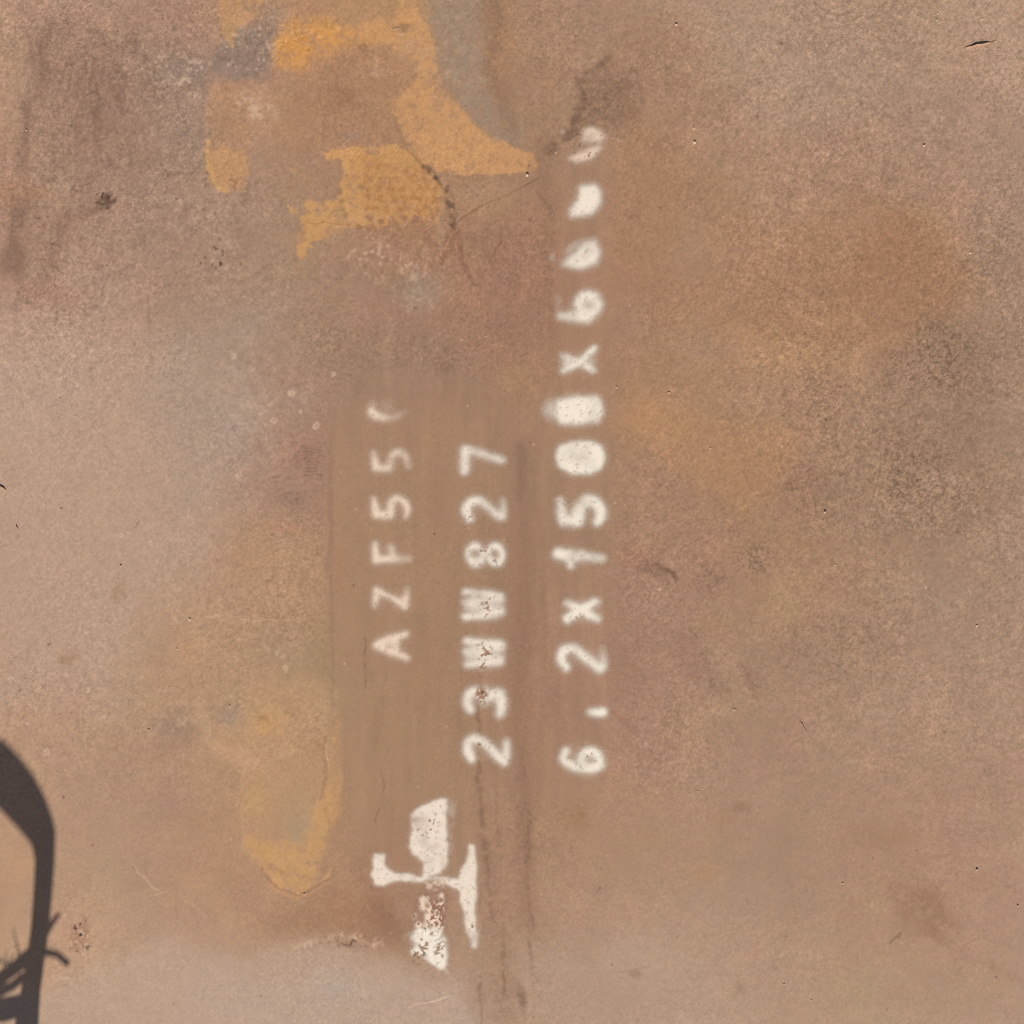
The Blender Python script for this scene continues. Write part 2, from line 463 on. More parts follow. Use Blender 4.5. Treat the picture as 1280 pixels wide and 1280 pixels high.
paint(m_poly([(384,300),(420,292),(470,290),(540,282),(552,300),(540,330),(480,345),(420,330),(390,320)],10,2), (166,126,102), .3, .2, TE)
put(CHIP, m_blob(480,325,90,46,1,2), 1.0); paint(m_blob(470,318,85,34,1,2), (172,138,118), .35, .6, TE)
# dark crack under the tongue
paint(m_line([(494,160),(510,190),(528,208)],[2,4,5],2,1), (160,116,78), .7)
paint(m_line([(530,208),(545,220),(556,238),(562,262),(566,282)],[2,4,6,7,8],3.5,2), (108,82,64), .66, .8, TE)
paint(m_blob(545,222,6,5,.8,1), (96,78,64), .6)
paint(m_poly([(548,240),(556,250),(558,290),(548,318),(544,315),(550,280)],3,1), (172,140,112), .5)
paint(m_poly([(558,286),(572,284),(580,320),(586,345),(576,340),(566,310),(548,322),(544,310)],5,2), (150,104,82), .55, .3, T1)
paint(m_line([(574,290),(580,330),(592,354)],[2,3,4],2.5,1), (126,94,76), .5, .3, T1)
paint(m_line([(549,318),(562,292)],2,1,1), (186,140,114), .6); paint(m_line([(575,330),(566,302)],2,1,1), (186,140,114), .5)
paint(m_poly([(580,290),(628,287),(622,312),(608,334),(600,322),(586,332)],3,1), (152,116,92), .6)
paint(m_line([(628,287),(625,305),(612,328)],2.5,1.2,1), (138,90,70), .55)
paint(m_line([(588,326),(600,320),(606,332)],2,1,1), (180,138,112), .5)
paint(m_line([(566,280),(600,258),(640,240),(674,222)],2.0,1,0), (132,98,74), .75)
paint(m_line([(580,252),(640,240)],22,14,2), (172,136,108), .5)
paint(m_blob(640,330,60,60,1,2), (158,117,96), .45)
paint(m_line([(660,345),(640,400)],10,6,1), (176,128,102), .45)
paint(m_line([(600,300),(690,270)],8,6,2), (168,128,104), .3)
paint(m_blob(525,365,52,40,1,2), (164,142,122), .75, .12, NF); put(CHIP, m_blob(515,360,70,50,1,2), .65)
paint(m_blob(440,380,40,30,1,2), (168,134,106), .4)
paint(m_blob(490,440,70,45,1,3), (156,124,102), .6); paint(m_line([(488,400),(482,480)],[10,6],5,1), (178,142,116), .45)
paint(m_blob(560,470,14,80,1,2,3), (142,110,88), .5)
paint(m_blob(640,470,34,28,1,2), (176,140,106), .4)
paint(m_blob(360,505,45,35,1,2), (172,144,124), .5); put(CHIP, m_blob(355,490,60,45,1,2), .55)
paint(m_blob(385,565,28,34,1,2), (150,112,98), .5); paint(m_blob(365,630,36,24,1,2), (146,114,98), .5)
for i in range(9):
    y = 562+i*4; paint(m_line([(384+rng.uniform(-4,4),y),(396+rng.uniform(0,8),y+1)],1.3,.8,1), (116,82,70), .4)
for i in range(14):
    x, y = rng.uniform(340,410), rng.uniform(575,650)
    paint(m_blob(x,y,rng.uniform(2,5),rng.uniform(1.5,4),.8,1), (122,92,78), .4)
paint(m_line([(310,425),(330,520)],4,3,2), (190,156,132), .25)

# --- left middle
paint(m_blob(300,540,70,50,1,3), (170,146,128), .55)
paint(m_blob(330,710,85,75,1,3), (183,143,111), .5); paint(m_blob(355,670,60,16,1,2), (178,130,104), .5)
paint(m_line([(250,770),(300,772),(380,776)],1.6,.9,1,[.8,1,.5]), (206,168,138), .6)
paint(m_blob(350,810,60,40,1,2), (170,136,112), .5); put(CHIP, m_blob(340,810,70,45,1,2), .5)
paint(m_blob(145,742,14,22,1,2), (156,126,98), .5); paint(m_blob(80,812,24,14,1,2), (160,124,96), .55)
paint(m_blob(60,806,6,3,.8,1), (120,92,76), .6)
paint(m_blob(235,800,30,50,1,3), (192,146,114), .5)
for p in [[(215,770),(240,800),(250,815)],[(262,730),(252,760),(236,790)],[(205,740),(218,770)]]:
    paint(m_line(p,1.6,1,1), (202,164,134), .4)
for i in range(60):
    x, y = rng.uniform(10,300), rng.uniform(480,850); a = rng.uniform(-.6,.6)+(.8 if i%3 else -1); l = rng.uniform(10,45)
    paint(m_line([(x,y),(x+l*math.cos(a),y+l*math.sin(a))],rng.uniform(.8,2),.9,1,[0,1]), (200,164,138) if i%3 else (158,124,102), .22)
# ochre bloom lower left
paint(m_poly([(312,865),(345,862),(395,880),(412,900),(432,930),(436,985),(424,1040),(415,1075),(400,1100),(375,1120),(350,1108),(338,1090),(310,1070),(300,1030),(300,985),(285,955),(268,938),(262,925),(275,912),(305,905),(306,880)],16,3), (190,149,112), .55, .25, TE, .8)
paint(m_blob(335,895,34,24,.9,2), (200,152,102), .6); paint(m_blob(330,896,12,7,1,1), (160,118,78), .6)
paint(m_poly([(262,920),(300,935),(330,945),(320,965),(295,960),(268,945)],6,1), (204,158,124), .45)
paint(m_blob(320,1000,24,35,1,2), (198,152,100), .5)
paint(m_poly([(308,1060),(330,1064),(355,1064),(385,1070),(398,1040),(410,1010),(428,985),(436,1000),(430,1040),(412,1080),(398,1104),(378,1120),(356,1116),(342,1098),(322,1078)],9,3), (204,156,100), .62, .35, TE)
paint(m_poly([(408,905),(420,900),(436,960),(434,1010),(418,1030),(404,1020),(414,980),(414,940)],9,2), (198,151,100), .5, .4, NS)
paint(m_blob(370,1030,32,32,1,2), (173,145,116), .7, .2, TE)
paint(m_blob(375,1000,38,26,1,2), (176,146,112), .5)
paint(m_line([(300,1000),(303,1050),(310,1070),(335,1092)],4,4,3), (196,162,124), .3, .6, TE)
for k_,(a,r) in enumerate([(.35,40),(.3,47),(.3,53)]):
    paint(m_line([(330,1085+k_*6),(350,1105+k_*5),(375,1116+k_*4),(398,1104+k_*4),(414,1092+k_*3)],1.6,1,1), (206,150,104) if k_%2==0 else (150,104,78), .5)
paint(m_line([(402,920),(404,950),(402,1000)],4,2,1), (160,122,90), .5); paint(m_blob(396,930,6,10,.6,1), (166,130,96), .7)
paint(m_line([(406,930),(409,965)],2,1.2,1), (224,184,142), .5)
paint(m_poly([(240,870),(254,880),(268,920),(262,925),(248,905)],2,1), (196,160,130), .4)
paint(m_blob(285,890,24,24,1,2), (160,136,122), .6)
paint(m_blob(220,915,45,35,1,2), (150,122,104), .5); put(CHIP, m_blob(225,910,60,50,1,2), .5); paint(m_blob(212,965,9,18,1,1), (190,156,136), .4)
paint(m_blob(200,1010,50,60,1,3), (168,132,112), .5)
paint(m_blob(310,1110,40,40,1,2), (172,132,110), .5)
paint(m_blob(430,1130,70,40,1,2), (170,126,96), .65); paint(m_blob(460,1090,30,40,1,2), (158,120,94), .6); paint(m_blob(480,1140,30,40,1,2,30), (150,110,86), .6)
for i in range(26):
    t_ = rng.uniform(0, 1); x = 325 + 90 * t_ + rng.normal(0, 6); y = 1072 + 38 * math.sin(math.pi * t_ * .9) + rng.normal(0, 7)
    a = .9 - 1.9 * t_ + rng.normal(0, .3); l = rng.uniform(8, 26)
    paint(m_line([(x,y),(x+l*.5*math.cos(a),y+l*.5*math.sin(a)+rng.normal(0,1.5)),(x+l*math.cos(a),y+l*math.sin(a))],rng.uniform(1,2.6),1.2,1,[.3,1,.2]), (214,166,106) if i%2 else (160,116,84), .45, .4, TE)
for i in range(18):
    x = rng.uniform(398,432); y = rng.uniform(900,1000); l = rng.uniform(15,50)
    paint(m_line([(x,y),(x+rng.normal(0,2),y+l)],rng.uniform(1,3),1.5,1,[.2,1]), (206,158,108) if i%2 else (158,120,88), .35, .4, TE)
# pale grey-pink ground along the bottom
paint(m_poly([(-40,1300),(-40,1240),(60,1235),(150,1190),(240,1190),(300,1200),(360,1182),(420,1168),(470,1180),(500,1190),(512,1210),(580,1225),(580,1330),(-40,1330)],18,2), (188,160,138), .6)
paint(m_blob(430,1230,70,40,1,2), (182,160,144), .6)
paint(m_line([(365,1186),(400,1176),(425,1168),(450,1176),(470,1186)],5,4,1), (204,172,144), .35); put(CHIP, m_line([(385,1182),(430,1170),(470,1182)],14,8,1), 1.0); put(PIT, m_line([(410,1172),(470,1182)],8,5,1), .7)
paint(m_line([(512,1258),(540,1251),(562,1247)],2.2,1,1,[.4,1,.7]), (220,190,164), .8)
paint(m_line([(164,1082),(172,1092),(180,1098),(186,1106),(198,1112)],1.8,.8,1), (214,182,154), .5); paint(m_line([(192,1118),(208,1116)],1.6,.8,1), (214,180,152), .6)
paint(m_line([(232,1128),(248,1138),(254,1150)],2.2,1.6,1), (204,172,148), .25)
paint(m_line([(64,1072),(84,1074),(94,1080)],1.4,1,1), (204,160,124), .4)
paint(m_blob(100,1172,17,26,.5,1), (160,118,94), .55); put(PIT, m_blob(100,1172,20,28,.6,1), 1.0); put(CHIP, m_blob(102,1172,18,26,.7,1), 1.0)
put(CHIP, m_blob(80,1225,30,22,1,1), .8)
paint(m_blob(20,1085,30,60,1,2), (196,150,116), .5)

# --- smooth overspray band behind the lettering
band = m_poly([(413,520),(430,478),(470,460),(540,470),(600,480),(660,500),(690,470),(700,380),(690,250),(700,200),(755,170),(766,230),(762,420),(770,520),(766,760),(762,980),(700,1000),(640,1010),(597,1010),(597,1080),(560,1090),(470,1060),(440,1010),(425,960),(414,900)],18,2)
paint(band, (165,130,104), .40, 0, None, .30)
C[band[0]] *= (1 + band[1] * 0.016 * NS[band[0]])[..., None]
paint(m_poly([(414,525),(440,490),(560,500),(597,560),(597,1010),(470,1010),(425,960),(414,900)],9,2), (167,131,103), .5, .12, NS, .3)
paint(m_line([(414,540),(413,700),(415,900)],[3,4,3],4,1), (148,114,93), .42, .5, NS)
paint(m_line([(424,690),(424,735)],14,5,1), (166,122,98), .5)
paint(m_blob(500,500,60,30,1,2), (160,124,102), .5)
paint(m_blob(545,620,32,70,1,2), (160,122,98), .5)
paint(m_line([(455,800),(456,860)],3,3,1), (146,114,90), .3); paint(m_line([(478,870),(470,930)],8,6,1), (150,116,90), .35)
paint(m_line([(598,870),(600,960),(602,1015),(608,1058),(613,1100),(618,1150)],[3,4,6,7,7,3],5,1), (124,93,74), .6, .45, TE)
paint(m_line([(606,960),(612,1060),(626,1170),(630,1290)],[20,24,26,20],16,1), (152,117,94), .32, .5, TE)
paint(m_line([(652,560),(655,700),(650,900),(655,1000),(660,1150)],[24,28,26,24,14],15,1), (146,109,87), .52, .35, NS)
for i in range(22):
    x = rng.uniform(602,664); y = rng.uniform(930,1200); l = rng.uniform(40,130)
    paint(m_line([(x,y),(x+rng.normal(1,3),y+l*.5),(x+rng.normal(3,4),y+l)],[1,rng.uniform(2,5),1],2.5,1,[.1,1,.1]), (130,99,80) if i % 4 else (182,150,126), .4, .6, TE)
paint(m_line([(632,520),(640,700),(628,900)],12,8,2), (166,126,104), .4)
paint(m_line([(668,600),(672,760),(668,960)],8,6,2), (168,128,104), .4)
paint(m_line([(652,560),(650,620)],10,6,1), (128,98,78), .35)
paint(m_line([(678,180),(684,300),(688,420)],[14,16,8],8,2), (150,114,90), .5)
paint(m_line([(766,74),(747,85),(734,97)],[8,11,7],8,2), (120,92,74), .55, .45, TE)
paint(m_poly([(733,95),(770,78),(800,110),(790,150),(745,165),(728,150)],18,2), (138,106,84), .7, .3, TE)
paint(m_line([(733,114),(731,130),(722,136),(720,158),(707,172),(692,187)],[7,7,9,14,15,12],8,2), (116,88,71), .62, .45, TE)
paint(m_line([(733,124),(760,122)],2.5,1.5,1), (124,92,74), .5); paint(m_blob(795,88,12,6,1,1), (118,88,70), .5); paint(m_blob(805,125,6,12,1,1), (122,92,74), .45)
paint(m_line([(672,240),(692,268)],3,2,1), (132,100,80), .45)
for x0,y0,x1,y1 in [(800,305,813,340),(806,310,816,345)]:
    paint(m_line([(x0,y0),(x1,y1)],1.6,1,1), (196,150,120), .4)

paint(m_poly([(514,1128),(530,1106),(558,1106),(560,1168),(545,1165),(518,1166)],5,1), (146,98,78), .65, .4, TE)
paint(m_blob(500,1150,40,30,1,2), (150,110,88), .5, .3, TE)
for x_, y_, rx_, ry_, v_ in [(600,926,10,13,.8),(603,869,13,18,1),(606,817,18,20,.7),(604,832,10,8,1),(607,756,11,20,.9),(606,698,22,18,.7),(586,566,9,10,.6),(587,647,7,8,.6),(538,1034,18,22,.9),(522,1045,10,14,.8),(530,1185,24,26,.8),(592,1160,5,14,.8),(720,769,9,7,.7),(733,945,14,12,.5),(732,180,30,24,.5),(489,700,10,6,.6),(469,752,5,8,.8),(487,642,14,5,.6)]:
    put(PIT, m_blob(x_,y_,rx_,ry_,.7,1), v_)
# --- right half
paint(m_blob(820,240,75,90,1,3), (168,128,102), .4)
paint(m_blob(1030,400,150,80,1,3), (176,133,101), .45); paint(m_blob(885,320,60,60,1,3,40), (167,137,115), .6); paint(m_blob(800,410,50,45,1,3), (162,131,107), .5)
paint(m_blob(1110,340,80,55,1,3), (163,121,93), .4)
paint(m_line([(1050,270),(1060,310),(1052,340)],10,8,2), (184,142,112), .35)
paint(m_blob(1170,280,40,50,1,2), (172,140,108), .5)
paint(m_blob(1010,90,70,50,1,3), (172,142,122), .5); paint(m_blob(1160,170,60,60,1,3), (160,130,110), .5)
paint(m_blob(870,430,50,50,1,3), (166,138,112), .4); paint(m_blob(880,270,30,90,1,3), (170,140,116), .4)
paint(m_blob(895,120,60,40,1,3), (158,122,96), .5)
paint(m_blob(818,525,72,48,1,2), (186,140,100), .85, .15, TE); paint(m_blob(802,518,22,26,1,2), (190,142,96), .4)
for i in range(14):
    y = 425+i*9+rng.uniform(-4,4); x = rng.uniform(770,815)
    paint(m_line([(x,y),(x+25,y+rng.uniform(-2,2)),(x+rng.uniform(30,70),y+rng.uniform(-3,3))],1.3,1.2,2,[.2,1,.1]), (150,112,82), .4, .4, T1)
paint(m_blob(920,590,95,65,1,3), (168,128,99), .45)
paint(m_blob(860,565,50,20,1,2), (178,132,104), .5); paint(m_blob(990,450,60,40,1,3), (182,138,104), .5)
paint(m_blob(795,695,46,28,1,2), (160,117,95), .5)
paint(m_blob(815,712,40,16,1,2,20), (140,106,84), .55); paint(m_line([(819,704),(832,718),(846,736)],[3,5,2],5,2), (106,80,62), .6, .9, TE)
paint(m_blob(990,745,60,38,1,3), (176,142,110), .6)
put(WORM, m_blob(1180,440,95,80,.9,3), 1.0); put(WORM, m_blob(1160,600,110,140,1,3), .9); put(WORM, m_blob(1030,520,50,110,1,3), .65)
put(WORM, m_blob(945,695,38,38,1,2), .9); put(WORM, m_blob(890,720,50,45,1,2), .6); put(WORM, m_blob(1050,800,180,90,1,3), .5)
put(WORM, m_blob(1240,300,60,120,1,3), .55); put(WORM, m_blob(1030,640,110,90,1,3), .45); put(WORM, m_blob(840,400,80,70,1,3), .35)
paint(m_blob(1200,430,70,60,1,3), (154,122,98), .4); paint(m_blob(1255,690,40,50,1,2), (164,134,116), .5)
paint(m_blob(1250,500,30,40,1,2), (168,136,114), .5)
paint(m_poly([(840,800),(850,788),(870,800),(900,830),(915,870),(880,860),(850,835)],8,1), (154,118,98), .5)
paint(m_line([(862,784),(872,798)],1.6,.9,1), (110,82,64), .5)
paint(m_blob(885,785,35,18,1,2), (166,128,96), .5)
paint(m_blob(935,850,22,30,1,2,-30), (150,114,94), .5); paint(m_line([(925,830),(945,875)],[4,8],4,2), (146,110,90), .4)
for i in range(26):
    y = 735+i*6; x = rng.uniform(770,830)
    paint(m_line([(x,y),(x+rng.uniform(15,45),y-rng.uniform(0,5))],1.1,.8,1), (146,112,94), .3)
paint(m_line([(768,890),(795,915)],[3,7],4,1), (150,110,90), .45)
paint(m_blob(720,1020,30,30,1,2), (164,122,92), .5); paint(m_blob(727,1020,7,9,1,1), (146,108,84), .45)
paint(m_blob(925,1008,22,10,1,1), (148,112,88), .5); paint(m_blob(905,1025,18,18,1,1), (170,132,98), .4)
paint(m_blob(1110,1045,70,22,1,2), (162,124,98), .5)
paint(m_poly([(1110,1110),(1140,1095),(1180,1110),(1190,1150),(1165,1168),(1140,1160),(1120,1150)],22,3), (152,114,90), .6, .3, TE)
paint(m_line([(1140,1164),(1180,1170),(1210,1185),(1240,1210),(1275,1240)],[7,9,10,9,9],9,3), (156,118,96), .35, .3, TE)
paint(m_line([(1126,1166),(1114,1182)],[3,2],1.5,1), (112,84,66), .45)
paint(m_blob(1220,1040,50,30,1,2), (160,128,110), .5)
paint(m_blob(800,1210,80,70,1,3), (184,156,132), .5); paint(m_blob(700,1205,60,50,1,3), (178,148,128), .5)
paint(m_blob(795,1218,16,9,1,1), (136,108,86), .5); paint(m_line([(775,1215),(812,1208)],2,1.5,1), (146,116,92), .4)
paint(m_blob(652,1250,10,34,1,1,-15), (118,92,74), .5, .4, NF); paint(m_blob(655,1280,30,22,1,2), (180,148,114), .5)
paint(m_blob(925,1235,12,14,1,1), (152,124,106), .45); paint(m_blob(880,1090,40,30,1,2), (180,140,106), .45)
paint(m_blob(945,1190,24,14,1,2), (184,142,116), .45)
paint(m_poly([(785,150),(890,215),(955,282),(1050,262),(1130,272),(1190,300),(1215,345),(1200,392),(1150,420),(1060,450),(960,440),(860,420),(800,350),(775,250)],20,3), (166,125,96), .48, .15, T1)
paint(m_poly([(1070,300),(1150,296),(1200,330),(1190,380),(1120,398),(1060,370)],20,3), (160,118,90), .5, .15, T1)
paint(m_line([(1180,296),(1208,318),(1217,348),(1203,394),(1150,426)],[5,9,10,9,6],6,2,[.3,1,1,1,.3]), (184,147,114), .4, .4, TE)
paint(m_poly([(778,492),(828,480),(852,518),(905,540),(995,556),(1008,590),(960,628),(905,648),(862,602),(800,562)],16,3), (178,134,99), .55, .2, T1)
paint(m_poly([(930,420),(1010,440),(1100,428),(1150,410),(1100,462),(1000,486),(930,462)],16,3), (182,141,108), .45, .2, T1)
paint(m_poly([(1150,420),(1230,380),(1262,440),(1250,520),(1190,560),(1140,500)],26,3), (152,122,100), .4, .2, T1)
# rub marks like ripples at the top edge
for k_ in range(9):
    r = 26 + k_ * 5.2
    ps = [(1048 + r * 1.15 * math.cos(t), -12 + r * .95 * math.sin(t)) for t in np.linspace(.35, 2.8, 12)]
    paint(m_line(ps,1.5,1,1), (134,104,82) if k_ % 2 else (186,153,124), .30, .6, T1)
paint(m_blob(1110,20,30,60,1,2,20), (146,114,90), .3, .5, NM)
put(CHIP, m_blob(150,150,150,160,1,3), .35); put(CHIP, m_blob(230,280,130,120,1,3), .45); put(CHIP, m_blob(1150,640,160,260,1,3), .30); put(CHIP, m_blob(1000,200,200,160,1,3), .22); put(CHIP, m_blob(330,480,110,110,1,3), .45); put(PIT, m_blob(230,240,110,100,1,3), .35)
# hairline scratches over everything
for i in range(420):
    x, y = rng.uniform(-20,1300), rng.uniform(-20,1300)
    if 420 < x < 770 and 470 < y < 1100: continue
    a = rng.normal(-.5, .9); l = rng.uniform(8, 50)
    paint(m_line([(x,y),(x+l*.5*math.cos(a)+rng.normal(0,2),y+l*.5*math.sin(a)),(x+l*math.cos(a),y+l*math.sin(a))],rng.uniform(.7,1.5),.8,1,[0,1,.2]), (204,168,140) if i%3 else (132,102,82), rng.uniform(.12,.35))
# rings and pale spatter spots
for x,y,r in [(298,595,5),(345,527,5.5),(395,531,6),(365,493,5),(417,468,5),(340,505,4),(375,515,4),(290,445,4),(58,941,6),(35,904,4.5),(110,862,4),(15,849,4),(36,842,4),(153,668,3.5),(188,678,4),(131,897,3),(106,789,4),(236,773,3),(356,835,4)]:
    sl, m = m_blob(x,y,r,r,.5,1); q, m2 = m_blob(x,y,r*.45,r*.45,.6,1)
    mm = m.copy(); paint((sl,mm), (222,190,166), .55, .35, NF); paint((q,m2), (160,128,106), .6)
for i in range(150):
    x, y = rng.uniform(-20,1300), rng.uniform(-20,1300); r = rng.uniform(.8,2.0)
    paint(m_blob(x,y,r+.7,r+.7,.8,0), (216,182,152) if i%3 else (96,72,58), rng.uniform(.3,.7))

def groove(pts, w, d, wl=1):
    sl, m = m_line(pts, w, 1.2, wl)
    HGT[sl] -= d * m
groove([(600,880),(601,960),(603,1015),(609,1058),(614,1100),(618,1150)], 3, .25)
groove([(530,208),(545,220),(556,238),(562,262),(566,282),(578,320),(592,354)], 3, .30, 2)
groove([(566,280),(600,258),(640,240),(674,222)], 1.6, .22, 0)
groove([(819,704),(832,718),(846,736)], 3, .25, 2)
groove([(382,278),(420,279),(470,286)], 1.4, .15)
groove([(250,770),(300,772),(380,776)], 1.4, -.12)
groove([(512,1258),(540,1251),(562,1247)], 1.6, -.15)
for k_ in range(5):
    r = 28 + k_ * 9
    groove([(1048 + r * 1.15 * math.cos(t), -12 + r * .95 * math.sin(t)) for t in np.linspace(.5, 2.6, 12)], 3, .10)
for p_ in [[(455,800),(456,860)],[(478,960),(481,985),(474,1010),(466,1030),(452,1040)],[(464,1104),(470,1120),(480,1136),(494,1150)]]:
    sl, m = m_line(p_, 1.6, 1.2, 1); m = np.clip(m * (1 + .8 * TE[sl]), 0, 1)
    C[sl] = C[sl] * (1 - .28 * m[..., None]) + np.array((112, 84, 66), np.float32) * (.28 * m[..., None])
# granular mottle, worm tracks, pale flecks and dark pits
GRAIN *= np.clip(1 + .22 * NL, .35, 1.8) * (1 - .45 * sstep(880, 1060, VV)) * (1 - .25 * sstep(420, 200, UU) * sstep(430, 560, VV))
wht = rng.standard_normal(UU.shape).astype(np.float32)
GRAIN *= 1 + .45 * sstep(820, 1060, UU) * sstep(980, 700, VV) + .5 * sstep(330, 200, UU) * sstep(480, 300, VV)
n_gr = wht.copy()
for ax_ in (0, 1): n_gr = 0.5 * n_gr + 0.25 * (np.roll(n_gr, 1, ax_) + np.roll(n_gr, -1, ax_))
n_gr = 0.9 * n_gr / n_gr.std() + 0.35 * fractal(4, 1)
n_wm = fractal(3.6, 2, 0.5)
n_ch = 0.85 * fractal(2.8, 1) + 0.55 * fractal(11, 2, .7)
n_pt = 0.9 * fractal(2.4, 1) + 0.45 * fractal(9, 2)
def over(m, c):
    C[...] = C * (1 - m[..., None]) + np.array(c, np.float32) * m[..., None]
wm_ = sstep(.62, .05, np.abs(n_wm)) * WORM
over(.62 * wm_, (100, 77, 62))
ch_ = sstep(.55, 1.5, n_ch) * CHIP
over(.58 * ch_, (214, 182, 156))
dk_ = sstep(.7, 1.7, -n_ch) * CHIP
over(.40 * dk_, (128, 98, 80))
pt_ = sstep(1.1, 1.7, n_pt) * PIT
over(.85 * pt_, (66, 48, 40))
pl_ = sstep(1.3, 1.9, -n_pt) * PIT
over(.5 * pl_, (224, 190, 160))
gg = np.clip(GRAIN, 0, 1.6)
C *= (1 + (0.026 * n_gr + 0.005 * NM + 0.008 * wht) * gg + 0.005 * wht)[..., None]
HGT += 0.024 * n_gr * gg + 0.006 * NM * gg + 0.02 * NL + 0.05 * NX + 0.05 * ch_ - 0.10 * pt_ - 0.03 * wm_

ALB = np.clip(lin(C) / LIT, 0.01, 0.9)

# ------------------------------------------------------------------ materials
g = G("weathered_steel")
base = g.attr("rust_colour", "Color"); gr = g.attr("grain")
n_a = g.noise(1150, 1.5, .6)
c1 = g.scale(base, g.op('ADD', g.op('MULTIPLY', g.op('SUBTRACT', n_a, .5), g.op('ADD', g.op('MULTIPLY', gr, .55), .10)), 1.0))
STEEL = g.set(Base_Color=c1, Roughness=.85, Specular_IOR_Level=.22)

def paint_film(name, c, dirty):
    g = G(name)
    cov = g.attr("cover")
    n1 = g.noise(750, 2, .6); n2 = g.noise(260, 2, .6)
    a = g.op('ADD', cov, g.op('MULTIPLY', g.op('SUBTRACT', n1, .5), g.op('MULTIPLY', g.op('SUBTRACT', 1.0, cov), .5)))
    a = g.op('MULTIPLY', a, g.ramp(cov, .0, .12))
    a = g.op('MULTIPLY', a, .97, 0, True)
    cc = g.mix(g.op('MULTIPLY', g.ramp(n2, .45, .75), .45), rgba(c), rgba(dirty))
    cc = g.scale(cc, g.op('ADD', g.op('MULTIPLY', g.op('SUBTRACT', n1, .5), .16), 1.0))
    return g.set(Base_Color=cc, Roughness=.75, Specular_IOR_Level=.25, Alpha=a)
WHITE = paint_film("white_stencil_paint", (250, 236, 218), (236, 214, 190))
CREAM = paint_film("cream_stencil_paint", (247, 231, 213), (232, 210, 188))
ROSE = paint_film("thin_cream_stencil_paint", (244, 216, 192), (226, 194, 168))
PATCH = paint_film("white_patch_paint", (243, 224, 205), (228, 206, 183))

# ------------------------------------------------------------------ ground under the plate, then the plate
g = G("packed_earth")
e1 = g.noise(6, 6, .6); e2 = g.noise(90, 4, .6)
g.bump(e2, .6, .01)
EARTH = g.set(Base_Color=g.mix(g.op('ADD', g.op('MULTIPLY', e1, .6), g.op('MULTIPLY', e2, .4)), (.16,.11,.075,1), (.34,.25,.18,1)), Roughness=.95, Specular_IOR_Level=.1)
gv = np.array([(-40,-40,-.004),(40,-40,-.004),(40,40,-.004),(-40,40,-.004)])
ground = tag(link("ground", quad_mesh("ground", gv, [[0,1,2,3]]), EARTH), kind="structure")

H = HGT * 0.001
PX, PY = X(UU), Y(VV)
verts = np.stack([PX, PY, TOP + H], -1).reshape(-1, 3)
idx = np.arange(NU * NV).reshape(NV, NU)
quads = np.stack([idx[1:, :-1], idx[1:, 1:], idx[:-1, 1:], idx[:-1, :-1]], -1).reshape(-1, 4)
ring = np.concatenate([idx[0, :], idx[1:, -1], idx[-1, -2::-1], idx[-2:0:-1, 0]])
low = verts[ring].copy(); low[:, 2] = 0.0
n0 = len(verts); nr = len(ring)
ra = np.arange(nr); rb = (ra + 1) % nr
side = np.stack([ring[ra], ring[rb], n0 + rb, n0 + ra], -1)
verts = np.concatenate([verts, low]); quads = np.concatenate([quads, side])
me = quad_mesh("steel_plate", verts, quads)
ca = me.attributes.new("rust_colour", 'FLOAT_COLOR', 'POINT')
full = np.ones((len(verts), 4), np.float32)
full[:n0, :3] = ALB.reshape(-1, 3); full[n0:, :3] = ALB.reshape(-1, 3)[ring]
ca.data.foreach_set("color", full.ravel())
for nm, F in (("grain", GRAIN),):
    f = F.ravel(); float_attr(me, nm, np.concatenate([f, f[ring]]))
plate = link("steel_plate", me, STEEL)
tag(plate, "flat rust-brown steel plate with ochre rust blooms and white stencilled markings", "steel plate")

# ------------------------------------------------------------------ stencilled characters and the paint patch: thin films on the plate
def gauss(a, sg):
    r = int(sg * 2.6) + 1
    k_ = np.exp(-0.5 * (np.arange(-r, r + 1) / sg) ** 2); k_ /= k_.sum()
    for ax_ in (0, 1):
        p_ = np.pad(a, [(r, r) if q == ax_ else (0, 0) for q in (0, 1)])
        a = sum(k_[i] * np.take(p_, np.arange(i, i + a.shape[ax_]), ax_) for i in range(2 * r + 1))
    return a.astype(np.float32)

